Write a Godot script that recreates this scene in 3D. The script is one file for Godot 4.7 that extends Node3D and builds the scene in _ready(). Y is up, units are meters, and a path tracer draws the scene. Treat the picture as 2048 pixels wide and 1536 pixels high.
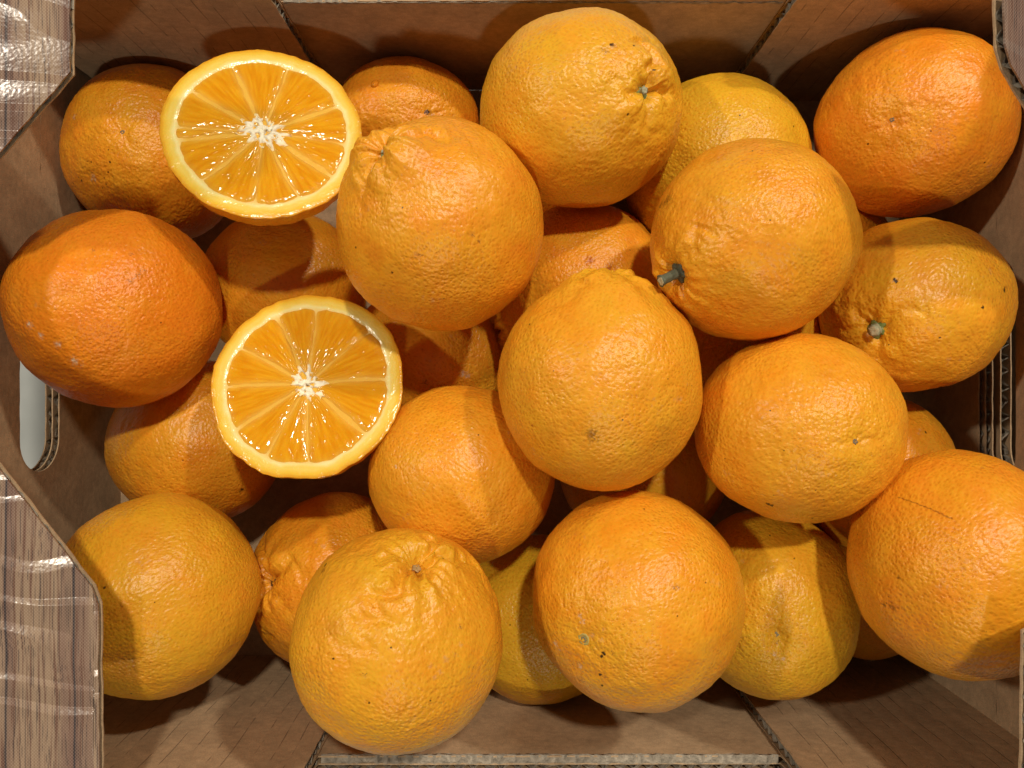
extends Node3D

# One whole orange per row: place and half-axes in mm, direction of its stem or navel end, kind of that end, tone (0 reddish to 1 yellow), detail, label, marks on the peel
const ORANGES := [
	[Vector3(-26.4, 125.7, -58.4), Vector3(38.2, 38.2, 38.3), Vector3(-0.42, 0.76, -0.49), "neck", 0.42, 2, "large orange with a lumpy neck, leaning on the upper cut half in mid box", [["s", 1.20, Vector3(0.354, 0.902, 0.249)], ["s", 1.20, Vector3(0.407, 0.862, 0.301)], ["d", 0.45, Vector3(-0.352, 0.754, 0.555)], ["d", 0.35, Vector3(-0.702, 0.637, 0.317)], ["d", 0.35, Vector3(0.968, 0.107, 0.228)], ["s", 1.50, Vector3(-0.116, 0.897, 0.426)], ["s", 1.20, Vector3(-0.152, 0.337, -0.929)], ["d", 0.25, Vector3(-0.234, 0.972, 0.039)], ["s", 0.80, Vector3(0.433, 0.743, 0.510)]]],
	[Vector3(86.4, 133.0, -51.4), Vector3(36.1, 35.9, 35.8), Vector3(-0.84, 0.38, 0.38), "stalk", 0.45, 2, "large orange with a dry grey stalk sticking out at its left, top layer", [["b", 3.20, Vector3(-0.897, 0.280, -0.343)], ["b", 2.20, Vector3(-0.934, 0.148, -0.325)], ["d", 0.35, Vector3(-0.201, 0.682, -0.703)], ["d", 0.30, Vector3(0.610, 0.653, -0.449)], ["d", 0.25, Vector3(-0.144, 0.990, -0.008)]]],
	[Vector3(31.8, 132.6, -0.2), Vector3(36.5, 37.5, 38.5), Vector3(0.09, 0.15, -0.99), "nipple", 0.55, 2, "large orange in the centre with a wrinkled nipple-like neck pointing to the far wall", [["d", 0.45, Vector3(-0.713, 0.466, -0.523)], ["r", 0.70, Vector3(-0.685, 0.630, 0.366)], ["b", 2.60, Vector3(-0.177, 0.887, 0.426)], ["d", 0.30, Vector3(0.085, 0.949, 0.304)], ["l", 0.25, Vector3(-0.533, 0.491, 0.689), Vector3(-0.506, 0.510, 0.696)], ["d", 0.25, Vector3(0.490, 0.871, -0.037)], ["d", 0.35, Vector3(-0.315, 0.245, -0.917)]]],
	[Vector3(104.5, 128.4, 16.1), Vector3(36.8, 35.6, 34.5), Vector3(0.18, 0.98, 0.07), "blossom", 0.50, 2, "smooth orange with a tiny dark navel dot and a black oval speck, right of centre", [["d", 0.90, Vector3(-0.452, 0.525, 0.721)], ["d", 0.80, Vector3(-0.422, 0.532, 0.735)], ["d", 0.50, Vector3(-0.019, 0.464, 0.886)], ["s", 0.70, Vector3(-0.322, 0.892, 0.318)], ["d", 0.25, Vector3(-0.431, 0.887, 0.167)], ["d", 0.25, Vector3(-0.529, 0.821, -0.213)], ["d", 0.30, Vector3(-0.844, 0.458, 0.281)], ["w", 0.60, Vector3(-0.596, 0.791, -0.140)]]],
	[Vector3(27.2, 108.0, -107.0), Vector3(39.4, 38.0, 36.6), Vector3(0.53, 0.84, 0.09), "green", 0.72, 2, "big yellowish orange by the far wall with a green calyx in deep creases", [["d", 0.70, Vector3(0.182, 0.939, -0.290)], ["s", 1.60, Vector3(0.209, 0.936, -0.282)], ["d", 0.35, Vector3(0.377, 0.878, -0.294)], ["d", 0.40, Vector3(0.513, 0.751, -0.415)], ["l", 0.15, Vector3(-0.225, 0.965, -0.137), Vector3(0.022, 0.996, -0.086)], ["l", 0.20, Vector3(-0.278, 0.961, 0.003), Vector3(-0.252, 0.967, -0.047)], ["d", 0.55, Vector3(-0.805, 0.404, 0.435)], ["d", 0.50, Vector3(0.313, 0.885, 0.344)], ["d", 0.40, Vector3(0.570, 0.815, -0.101)], ["s", 2.40, Vector3(0.126, 0.965, -0.232)]]],
	[Vector3(168.1, 87.5, -107.9), Vector3(38.8, 38.1, 37.4), Vector3(-0.61, 0.77, 0.18), "blossom", 0.20, 2, "reddish orange in the far right corner with a small star-shaped navel", [["d", 0.35, Vector3(-0.740, 0.562, 0.370)], ["d", 0.35, Vector3(0.360, 0.708, 0.607)], ["d", 0.30, Vector3(-0.272, 0.898, 0.346)]]],
	[Vector3(157.1, 108.6, -30.6), Vector3(34.7, 34.3, 33.9), Vector3(-0.73, 0.60, 0.33), "calyx", 0.60, 2, "orange against the right wall with a green calyx and cut stalk stub", [["d", 0.80, Vector3(-0.583, 0.789, -0.193)], ["d", 0.60, Vector3(-0.574, 0.801, -0.171)], ["d", 0.70, Vector3(0.227, 0.968, 0.109)], ["b", 1.70, Vector3(0.509, 0.856, -0.090)], ["d", 0.70, Vector3(0.508, 0.857, -0.080)], ["l", 0.30, Vector3(0.398, 0.895, -0.200), Vector3(0.459, 0.879, -0.129)], ["d", 0.25, Vector3(-0.563, 0.811, 0.156)], ["d", 0.30, Vector3(-0.175, 0.891, 0.418)], ["d", 0.30, Vector3(-0.585, 0.643, 0.494)]]],
	[Vector3(-158.6, 100.5, -30.3), Vector3(39.9, 39.5, 39.2), Vector3(), "plain", 0.06, 2, "deep reddish orange with grey scratches, against the left wall above the handle hole", [["s", 1.60, Vector3(0.570, 0.787, -0.235)], ["s", 1.30, Vector3(0.605, 0.745, -0.283)], ["s", 1.60, Vector3(0.532, 0.829, -0.174)], ["s", 0.90, Vector3(0.205, 0.868, -0.452)], ["l", 0.25, Vector3(0.446, 0.893, 0.063), Vector3(0.495, 0.865, 0.083)], ["s", 1.00, Vector3(0.493, 0.750, -0.440)], ["w", 1.60, Vector3(-0.328, 0.914, 0.238)], ["w", 1.20, Vector3(-0.229, 0.916, 0.329)], ["w", 1.40, Vector3(-0.089, 0.904, 0.419)], ["w", 2.20, Vector3(0.019, 0.817, 0.576)], ["d", 0.30, Vector3(0.726, 0.659, 0.195)]]],
	[Vector3(46.3, 122.9, 79.6), Vector3(39.0, 39.3, 39.6), Vector3(-0.59, 0.79, 0.16), "ring", 0.47, 2, "big bright orange by the near wall with a ringed navel and white scuffs", [["w", 1.60, Vector3(-0.614, 0.788, -0.053)], ["w", 1.30, Vector3(-0.594, 0.804, -0.011)], ["w", 1.60, Vector3(-0.805, 0.531, 0.265)], ["w", 0.90, Vector3(-0.771, 0.554, 0.314)], ["s", 1.80, Vector3(-0.579, 0.590, 0.563)], ["w", 1.20, Vector3(-0.604, 0.675, 0.423)], ["d", 0.70, Vector3(-0.415, 0.878, 0.237)], ["d", 0.60, Vector3(-0.434, 0.860, 0.268)], ["s", 0.80, Vector3(-0.340, 0.915, 0.215)], ["d", 0.60, Vector3(-0.434, 0.782, 0.447)], ["s", 0.80, Vector3(-0.400, 0.786, 0.471)], ["d", 0.50, Vector3(-0.406, 0.728, 0.553)], ["s", 1.60, Vector3(0.157, 0.926, -0.342)], ["s", 1.20, Vector3(0.221, 0.920, -0.324)], ["d", 0.30, Vector3(0.188, 0.976, -0.109)], ["d", 0.30, Vector3(0.470, 0.814, -0.342)], ["d", 0.35, Vector3(0.007, 0.436, -0.900)], ["w", 1.00, Vector3(0.163, 0.423, 0.891)]]],
	[Vector3(-39.4, 142.6, 88.2), Vector3(36.4, 37.0, 37.6), Vector3(0.24, 0.52, -0.82), "dent", 0.60, 2, "big wrinkled orange overlapping the near wall rim, creases round its sunken stem end", [["d", 0.90, Vector3(-0.649, 0.236, -0.723)], ["b", 1.80, Vector3(-0.657, 0.297, -0.693)], ["s", 1.00, Vector3(-0.142, 0.990, -0.008)], ["d", 0.35, Vector3(0.078, 0.970, -0.229)], ["d", 0.35, Vector3(-0.419, 0.901, -0.113)], ["d", 0.50, Vector3(0.365, 0.381, -0.849)], ["d", 0.35, Vector3(0.438, 0.435, -0.787)], ["d", 0.50, Vector3(0.175, 0.643, -0.745)], ["d", 0.40, Vector3(-0.104, 0.971, 0.216)], ["d", 0.35, Vector3(0.401, 0.886, 0.235)], ["b", 0.90, Vector3(0.255, 0.007, -0.967)], ["s", 1.10, Vector3(0.641, 0.702, -0.311)], ["d", 0.40, Vector3(0.944, 0.325, -0.053)]]],
	[Vector3(154.4, 143.4, 61.9), Vector3(34.9, 36.8, 38.8), Vector3(), "plain", 0.38, 2, "large orange in the near right corner with a long thin brown scratch", [["l", 0.35, Vector3(-0.731, 0.274, -0.625), Vector3(-0.614, 0.534, -0.582)], ["l", 0.35, Vector3(-0.614, 0.534, -0.582), Vector3(-0.473, 0.722, -0.505)], ["b", 1.60, Vector3(-0.853, 0.445, 0.272)], ["b", 1.20, Vector3(-0.892, 0.356, 0.279)], ["s", 1.00, Vector3(-0.021, 0.436, -0.900)], ["b", 0.90, Vector3(-0.845, 0.535, 0.011)], ["d", 0.40, Vector3(-0.967, -0.091, -0.239)], ["d", 0.30, Vector3(-0.885, 0.388, 0.258)]]],
	[Vector3(-142.4, 100.8, 84.3), Vector3(38.9, 39.4, 39.8), Vector3(), "plain", 0.70, 2, "yellowish orange in the near left corner, partly under the wood-print flap", [["s", 1.60, Vector3(-0.414, 0.285, -0.864)], ["d", 0.45, Vector3(-0.044, 0.952, -0.302)], ["s", 0.60, Vector3(0.112, 0.980, -0.164)], ["d", 0.25, Vector3(0.386, 0.908, -0.161)], ["d", 0.30, Vector3(0.513, 0.222, -0.829)], ["d", 0.40, Vector3(0.050, 0.656, 0.753)]]],
	[Vector3(-20.4, 97.2, 36.1), Vector3(37.8, 37.0, 36.1), Vector3(), "plain", 0.48, 2, "plain orange right of the lower cut half, half shaded by the central orange", [["w", 0.90, Vector3(-0.594, 0.790, -0.152)], ["d", 0.35, Vector3(0.214, 0.849, -0.483)], ["l", 0.22, Vector3(0.176, 0.760, -0.625), Vector3(0.211, 0.775, -0.595)]]],
	[Vector3(-167.6, 49.3, -107.0), Vector3(38.0, 39.3, 40.7), Vector3(0.10, 0.99, 0.03), "blossom", 0.38, 2, "orange in the far left corner with a white scab, behind the upper cut half", [["w", 1.40, Vector3(-0.308, 0.839, 0.449)], ["w", 1.40, Vector3(-0.295, 0.822, 0.487)], ["w", 1.20, Vector3(-0.344, 0.805, 0.483)], ["d", 0.30, Vector3(-0.341, 0.889, 0.306)], ["d", 0.30, Vector3(-0.289, 0.902, 0.320)], ["d", 0.45, Vector3(-0.056, 0.942, 0.331)], ["d", 0.30, Vector3(-0.425, 0.832, 0.358)], ["d", 0.40, Vector3(-0.101, 0.900, 0.424)], ["d", 0.35, Vector3(-0.166, 0.863, 0.477)], ["d", 0.30, Vector3(-0.521, 0.733, 0.438)], ["d", 0.50, Vector3(-0.487, 0.733, 0.475)], ["d", 0.35, Vector3(-0.156, 0.830, 0.536)], ["d", 0.30, Vector3(-0.222, 0.792, 0.569)], ["w", 1.60, Vector3(-0.496, 0.854, -0.159)], ["d", 0.30, Vector3(-0.055, 0.975, 0.217)]]],
	[Vector3(-50.7, 42.5, -123.2), Vector3(35.4, 32.9, 30.6), Vector3(0.40, 0.91, 0.12), "smudge", 0.30, 2, "reddish orange by the far wall with a juice drop, right of the upper cut half", [["b", 1.80, Vector3(0.403, 0.907, 0.120)], ["d", 0.90, Vector3(0.391, 0.914, 0.108)], ["s", 1.20, Vector3(0.462, 0.876, 0.137)]]],
	[Vector3(90.9, 66.1, -95.5), Vector3(41.0, 40.8, 40.7), Vector3(), "plain", 0.98, 2, "yellow orange by the far wall behind the orange with the dry stalk", [["d", 0.45, Vector3(0.574, 0.787, -0.226)], ["d", 0.30, Vector3(-0.536, 0.265, -0.802)], ["d", 0.30, Vector3(-0.011, 0.961, -0.275)], ["d", 0.30, Vector3(0.309, 0.872, -0.380)]]],
	[Vector3(-107.1, 47.1, -45.1), Vector3(38.2, 37.4, 36.6), Vector3(), "plain", 0.46, 2, "orange lying in shade between the two cut halves", [["d", 0.30, Vector3(-0.147, 0.865, 0.480)]]],
	[Vector3(31.5, 61.8, -41.5), Vector3(40.3, 40.0, 39.7), Vector3(-0.90, -0.02, 0.43), "knobbly", 0.42, 2, "reddish knobbly orange sunk behind the central orange, left of the dry stalk", [["r", 2.00, Vector3(-0.003, 0.977, -0.213)], ["r", 1.60, Vector3(0.197, 0.971, -0.138)], ["d", 0.30, Vector3(0.416, 0.845, -0.337)]]],
	[Vector3(-38.4, 46.0, -11.2), Vector3(37.5, 37.6, 37.7), Vector3(), "plain", 0.50, 2, "dark shaded orange with a pale scuff, deep right of the lower cut half", [["w", 2.20, Vector3(0.456, 0.874, 0.167)], ["w", 1.60, Vector3(0.511, 0.837, 0.195)], ["b", 1.20, Vector3(0.034, 0.959, 0.282)]]],
	[Vector3(-146.9, 48.9, 27.2), Vector3(39.2, 39.0, 38.9), Vector3(), "plain", 0.50, 2, "orange by the left wall beside the handle hole, under the lower cut half", [["b", 1.60, Vector3(0.677, 0.532, 0.509)], ["d", 0.70, Vector3(0.687, 0.530, 0.498)], ["d", 0.30, Vector3(0.212, 0.969, 0.124)]]],
	[Vector3(155.9, 79.5, 38.5), Vector3(31.9, 33.1, 34.2), Vector3(), "plain", 0.50, 2, "orange deep by the right handle hole, mostly hidden by its neighbours", [["d", 0.60, Vector3(0.271, 0.776, -0.569)], ["d", 0.30, Vector3(0.249, 0.916, -0.315)]]],
	[Vector3(61.5, 48.3, 38.3), Vector3(40.1, 38.3, 36.6), Vector3(), "plain", 0.75, 2, "yellowish orange deep below the central orange, showing only its near right side", []],
	[Vector3(109.0, 83.4, 92.8), Vector3(35.6, 37.4, 39.2), Vector3(-0.24, 0.97, 0.09), "dimple", 0.85, 2, "yellow orange by the near wall with a dimpled navel, right of the bright orange", [["d", 0.40, Vector3(-0.168, 0.533, -0.829)], ["d", 0.30, Vector3(0.019, 0.764, -0.645)], ["s", 1.20, Vector3(-0.237, 0.959, 0.153)], ["w", 1.00, Vector3(-0.254, 0.932, 0.259)], ["w", 0.80, Vector3(-0.165, 0.938, 0.305)], ["d", 0.30, Vector3(0.010, 0.771, -0.636)]]],
	[Vector3(-81.2, 52.8, 91.3), Vector3(39.4, 39.9, 40.5), Vector3(-0.64, 0.75, -0.17), "deep", 0.40, 2, "orange with a dark puckered stem end, deep right of the near left yellowish one", [["d", 0.30, Vector3(-0.288, 0.544, -0.788)]]],
	[Vector3(13.0, 48.9, 109.4), Vector3(40.1, 38.9, 37.7), Vector3(), "plain", 0.95, 2, "shaded yellow orange wedged by the near wall between two big oranges", [["d", 0.30, Vector3(-0.160, 0.884, 0.439)], ["d", 0.30, Vector3(-0.345, 0.918, -0.193)]]],
	[Vector3(102.6, 71.7, -23.5), Vector3(34.6, 34.8, 35.0), Vector3(), "plain", 0.60, 1, "orange hidden below the one with the dry stalk, only slivers showing", []],
	[Vector3(167.0, 43.0, 92.5), Vector3(33.2, 34.9, 36.7), Vector3(), "plain", 0.60, 1, "dark orange in the bottom layer under the scratched near right orange", []],
	[Vector3(147.9, 40.8, -60.3), Vector3(32.0, 33.1, 34.3), Vector3(), "plain", 0.40, 1, "dark orange in the bottom layer under the gap by the right calyx", []],
	[Vector3(20.0, 43.0, -112.0), Vector3(36.0, 36.0, 35.0), Vector3(), "plain", 0.45, 1, "dark orange in the bottom layer under the far wall orange with the green calyx", []],
]

var noise_low := FastNoiseLite.new()
var noise_mid := FastNoiseLite.new()
var noise_fine := FastNoiseLite.new()
var noise_one := FastNoiseLite.new()
var rng := RandomNumberGenerator.new()
var peel_height: Array[ImageTexture] = []
var peel_tint: ImageTexture
var kraft: StandardMaterial3D
var kraft_lined: StandardMaterial3D
var kraft_edge: StandardMaterial3D


func _ready() -> void:
	rng.seed = 7
	# camera, looking straight down into the box
	var cam := Camera3D.new()
	cam.name = "camera"
	cam.fov = 52.84
	cam.near = 0.01
	cam.far = 20.0
	cam.position = Vector3(0, 0.412, 0)
	cam.rotation_degrees = Vector3(-90, 0, 0)
	add_child(cam)
	# the shop's dim surroundings
	var env := Environment.new()
	env.background_mode = Environment.BG_COLOR
	env.background_color = Color(AMBIENT * 1.0, AMBIENT * 0.93, AMBIENT * 0.84).linear_to_srgb()
	env.tonemap_mode = Environment.TONE_MAPPER_LINEAR
	env.tonemap_exposure = 1.0
	env.sdfgi_enabled = true
	env.ssao_enabled = true
	env.ssil_enabled = true
	var world := WorldEnvironment.new()
	world.name = "world_environment"
	world.environment = env
	add_child(world)
	# ceiling spots of the shop
	spot("ceiling_spot", Vector3(0.12, 0.90, -0.42), 2.3, 2.95, 0.055)
	spot("ceiling_spot", Vector3(0.47, 0.65, -0.60), 2.8, 3.0, 0.065)
	spot("ceiling_spot", Vector3(-0.66, 0.70, -0.27), 2.7, 2.3, 0.065)
	spot("ceiling_spot", Vector3(0.05, 0.78, 0.62), 2.6, 1.1, 0.06)

	make_noises()
	make_peel_maps()
	make_card()
	make_ground()
	make_box()
	make_neighbour()
	for i in ORANGES.size():
		make_orange(ORANGES[i], i)
	make_half("cut orange half in the far left corner, its face tilted towards the far wall",
		Vector3(-93.3, 122.0, -94.9), Vector3(0.20, 0.95, -0.27), Vector3(36.3, 30.0, 35.8), 12.0,
		[176.0, 207.0, 243.0, 283.0, 331.0, 3.0, 31.0, 60.0, 91.0, 131.0, 166.0], 11)
	make_half("cut orange half left of centre, with an open split in its core, facing straight up",
		Vector3(-79.5, 112.0, -0.2), Vector3(-0.02, 0.95, -0.30), Vector3(37.4, 29.0, 37.4), -8.0,
		[178.0, 208.0, 242.0, 272.0, 317.0, 357.0, 40.0, 84.0, 115.0, 145.0], 23)

const AMBIENT := 0.08


# ------------------------------------------------------------------ helpers
func spot(called: String, towards: Vector3, far: float, energy: float, size: float) -> void:
	var l := SpotLight3D.new()
	l.name = called
	l.light_energy = energy
	l.light_color = Color(1.0, 0.95, 0.87)
	l.light_size = size
	l.spot_range = 8.0
	l.spot_attenuation = 2.0
	l.spot_angle = 28.0
	l.spot_angle_attenuation = 0.6
	l.shadow_enabled = true
	add_child(l, true)
	l.position = towards.normalized() * far + Vector3(0, 0.1, 0)
	l.look_at_from_position(l.position, Vector3(0, 0.1, 0), Vector3(1, 0, 0))


func tag(o: Node, label: String, category := "", group := "", kind := "") -> void:
	if label: o.set_meta("label", label)
	if category: o.set_meta("category", category)
	if group: o.set_meta("group", group)
	if kind: o.set_meta("kind", kind)


func put(called: String, m: Mesh, mat: Material, parent: Node) -> MeshInstance3D:
	var o := MeshInstance3D.new()
	o.name = called
	o.mesh = m
	o.material_override = mat
	parent.add_child(o, true)
	return o


func lin(r: float, g: float, b: float) -> Color:
	return Color(r, g, b).linear_to_srgb()


func fn(type: int, freq: float, sd: int, octaves := 3) -> FastNoiseLite:
	var n := FastNoiseLite.new()
	n.noise_type = type
	n.frequency = freq
	n.seed = sd
	n.fractal_octaves = octaves
	if octaves <= 1:
		n.fractal_type = FastNoiseLite.FRACTAL_NONE
	return n


func tile(n: FastNoiseLite, w: int, h: int) -> PackedByteArray:
	var im := n.get_seamless_image(w, h, false, false, 0.15, true)
	im.convert(Image.FORMAT_L8)
	return im.get_data()


func grey(data: PackedByteArray, w: int, h: int) -> ImageTexture:
	return ImageTexture.create_from_image(Image.create_from_data(w, h, false, Image.FORMAT_L8, data))


func make_noises() -> void:
	noise_low = fn(FastNoiseLite.TYPE_SIMPLEX_SMOOTH, 1.0, 3, 2)
	noise_mid = fn(FastNoiseLite.TYPE_SIMPLEX_SMOOTH, 1.0, 5, 2)
	noise_one = fn(FastNoiseLite.TYPE_SIMPLEX_SMOOTH, 1.0, 13, 1)
	noise_fine = fn(FastNoiseLite.TYPE_SIMPLEX_SMOOTH, 1.0, 9, 2)


# ------------------------------------------------------------------ orange peel
func make_peel_maps() -> void:
	var n := 512
	for v in 2:
		var cell := fn(FastNoiseLite.TYPE_CELLULAR, 0.046, 21 + v, 1)
		cell.cellular_return_type = FastNoiseLite.RETURN_DISTANCE
		cell.cellular_jitter = 0.9
		var pits := tile(cell, n, n)
		var wrinkle := tile(fn(FastNoiseLite.TYPE_SIMPLEX_SMOOTH, 0.034, 31 + v, 3), n, n)
		var rough := tile(fn(FastNoiseLite.TYPE_SIMPLEX_SMOOTH, 0.012, 41 + v, 2), n, n)
		var h := PackedByteArray()
		h.resize(n * n)
		for i in n * n:
			var p := pits[i] / 255.0
			var x := 0.30 * smoothstep(0.0, 0.5, p) + 0.52 * (wrinkle[i] / 255.0) + 0.18 * (rough[i] / 255.0)
			h[i] = int(clampf(x, 0.0, 1.0) * 255.0)
		peel_height.append(grey(h, n, n))
		if v == 0:
			var im := Image.create_empty(n, n, false, Image.FORMAT_RGB8)
			for i in n * n:
				var p := smoothstep(0.03, 0.32, pits[i] / 255.0)
				var w := wrinkle[i] / 255.0
				var k := 0.94 + 0.06 * p
				im.set_pixel(i % n, i / n, Color(k, k * (0.925 + 0.05 * p + 0.07 * (w - 0.5)), k * (0.82 + 0.18 * p)))
			peel_tint = ImageTexture.create_from_image(im)


func tone_color(t: float) -> Color:
	var red := Color(0.77, 0.238, 0.014)
	var mid := Color(0.775, 0.350, 0.020)
	var yel := Color(0.72, 0.418, 0.023)
	return red.lerp(mid, t * 2.0) if t < 0.5 else mid.lerp(yel, t * 2.0 - 1.0)


# the upper side of an orange laid out flat round straight up, out to 110 degrees
func flat(d: Vector3) -> Vector2:
	var a := acos(clampf(d.y, -1.0, 1.0)) / deg_to_rad(110.0)
	var p := Vector2(d.x, d.z)
	p = p.normalized() * minf(a, 1.0) * 0.495 if p.length() > 1e-5 else Vector2()
	return p + Vector2(0.5, 0.5)


func dab(im: Image, c: Vector2, r: float, col: Color, alpha: float, soft: float, ragged: float, sd: float) -> void:
	var n := im.get_width()
	var m := int(r * 1.8) + 2
	for y in range(int(c.y) - m, int(c.y) + m + 1):
		for x in range(int(c.x) - m, int(c.x) + m + 1):
			if x < 0 or y < 0 or x >= n or y >= n:
				continue
			var q := Vector2(x, y) + Vector2(0.5, 0.5) - c
			var e := 1.0 + ragged * noise_mid.get_noise_3d(x * 0.16 + sd, y * 0.16, sd) * 1.6
			var a := alpha * (1.0 - smoothstep(1.0 - soft, 1.0 + soft * 0.5, q.length() / maxf(r * e, 0.3)))
			if a <= 0.004:
				continue
			var old := im.get_pixel(x, y)
			var out := old.lerp(col, a if old.a > 0.01 else 1.0)
			out.a = old.a + a * (1.0 - old.a)
			im.set_pixel(x, y, out)


func marks_texture(marks: Array, sd: int, n: int) -> ImageTexture:
	var im := Image.create_empty(n, n, false, Image.FORMAT_RGBA8)
	im.fill(Color(0.62, 0.36, 0.12, 0.0))
	var r := RandomNumberGenerator.new()
	r.seed = 900 + sd
	var mm := n / 154.0
	for i in 5:   # broad, hardly visible blemishes
		var c := Vector2(r.randf_range(0.25, 0.75), r.randf_range(0.25, 0.75)) * n
		dab(im, c, r.randf_range(2.0, 6.0) * mm, Color(0.66, 0.34, 0.10), r.randf_range(0.08, 0.2), 0.9, 0.7, i * 7.3 + sd)
	for i in 4:   # pale rubs
		var c := Vector2(r.randf_range(0.25, 0.75), r.randf_range(0.25, 0.75)) * n
		for k in 5:
			dab(im, c + Vector2(r.randf_range(-4, 4), r.randf_range(-3, 3)) * mm, r.randf_range(0.3, 1.0) * mm, Color(0.80, 0.60, 0.42), r.randf_range(0.15, 0.4), 0.6, 0.9, i * 5.1 + k + sd)
	for i in 26:  # pin-prick specks
		var c := Vector2(r.randf_range(0.15, 0.85), r.randf_range(0.15, 0.85)) * n
		dab(im, c, r.randf_range(0.10, 0.26) * mm, Color(0.26, 0.12, 0.04), r.randf_range(0.4, 0.9), 0.5, 0.4, i + sd)
	for m in marks:
		var c := flat(m[2]) * n
		var s: float = m[1] * mm
		match m[0]:
			"d":
				dab(im, c, s * 1.1, Color(0.17, 0.09, 0.04), 0.95, 0.4, 0.5, c.x)
			"b":
				dab(im, c, s, Color(0.42, 0.25, 0.06), 0.55, 0.8, 0.8, c.x)
				for k in 5:
					dab(im, c + Vector2(r.randf_range(-1, 1), r.randf_range(-1, 1)) * s * 0.6, s * 0.22, Color(0.24, 0.15, 0.05), 0.32, 0.5, 0.6, k + c.x)
			"r":
				dab(im, c, s, Color(0.60, 0.17, 0.07), 0.6, 0.8, 0.8, c.x)
			"w":
				dab(im, c, s * 0.9, Color(0.84, 0.70, 0.55), 0.35, 0.7, 1.0, c.x)
				for k in 4:
					dab(im, c + Vector2(r.randf_range(-1, 1), r.randf_range(-1, 1)) * s * 0.6, s * 0.3, Color(0.86, 0.77, 0.68), 0.55, 0.6, 0.8, k + c.y)
			"s":
				dab(im, c, s * 0.8, Color(0.62, 0.40, 0.22), 0.3, 0.8, 1.0, c.x)
				var q := c
				var go := Vector2.from_angle(r.randf() * TAU)
				for k in int(s * 2.2):
					q += go
					go = go.rotated(r.randf_range(-0.7, 0.7))
					if k % 7 == 6:
						q = c + Vector2(r.randf_range(-1, 1), r.randf_range(-1, 1)) * s * 0.8
					dab(im, q, 0.75, Color(0.33, 0.24, 0.20), r.randf_range(0.35, 0.8), 0.5, 0.2, k)
			"l":
				var e := flat(m[3]) * n
				var steps := int(c.distance_to(e) / 0.8) + 1
				for k in steps + 1:
					var wob := Vector2(noise_mid.get_noise_2d(k * 0.09, c.x), noise_mid.get_noise_2d(k * 0.09, c.y + 40.0)) * 2.0
					dab(im, c.lerp(e, k / float(steps)) + wob, maxf(s, 0.7), Color(0.44, 0.22, 0.07), 0.22, 0.6, 0.4, k)
	return ImageTexture.create_from_image(im)


func peel_material(sd: int, marks: ImageTexture) -> StandardMaterial3D:
	var m := StandardMaterial3D.new()
	m.resource_name = "orange_peel"
	m.albedo_color = Color.WHITE
	m.vertex_color_use_as_albedo = true
	m.albedo_texture = peel_tint
	m.uv1_triplanar = true
	m.uv1_triplanar_sharpness = 4.0
	m.uv1_scale = Vector3.ONE * (1.0 / 0.036)
	m.uv1_offset = Vector3(fmod(sd * 0.37, 1.0), fmod(sd * 0.61, 1.0), fmod(sd * 0.83, 1.0))
	m.roughness = 0.35
	m.metallic_specular = 0.42
	m.heightmap_enabled = true
	m.heightmap_texture = peel_height[sd % 2]
	m.heightmap_scale = 0.042
	m.subsurf_scatter_enabled = true
	m.subsurf_scatter_strength = 0.10
	if marks:
		m.detail_enabled = true
		m.detail_albedo = marks
		m.detail_blend_mode = BaseMaterial3D.BLEND_MODE_MIX
		m.detail_uv_layer = BaseMaterial3D.DETAIL_UV_2
	return m


# neck height, neck width, dent depth, dent width, number of furrows, their depth, reach and width (mm)
const ENDS := {
	"plain": [0.0, 10.0, 0.6, 5.0, 0, 0.0, 10.0, 1.5], "green": [2.2, 18.0, 4.8, 4.0, 4, 3.2, 17.0, 2.7], "neck": [4.6, 14.0, 5.2, 4.0, 4, 3.8, 16.0, 3.0],
	"stalk": [2.0, 16.0, 4.2, 4.6, 5, 2.2, 16.0, 2.8], "calyx": [0.6, 16.0, 4.8, 7.5, 8, 1.4, 17.0, 2.2], "nipple": [2.8, 19.0, 2.2, 5.0, 7, 1.9, 18.0, 2.6],
	"dent": [2.8, 18.0, 6.4, 4.6, 7, 3.6, 16.0, 2.4], "deep": [1.5, 15.0, 6.5, 5.5, 8, 3.2, 15.0, 2.2], "blossom": [0.0, 10.0, 1.2, 3.6, 6, 0.5, 9.0, 1.6],
	"ring": [0.0, 10.0, 1.3, 6.5, 6, 0.35, 10.0, 2.0], "dimple": [0.0, 10.0, 2.4, 4.5, 7, 0.6, 8.0, 1.5], "smudge": [0.0, 10.0, 0.8, 4.0, 6, 0.4, 8.0, 1.5],
	"knobbly": [3.5, 14.0, 2.0, 3.0, 8, 2.0, 18.0, 2.2],
}


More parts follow.
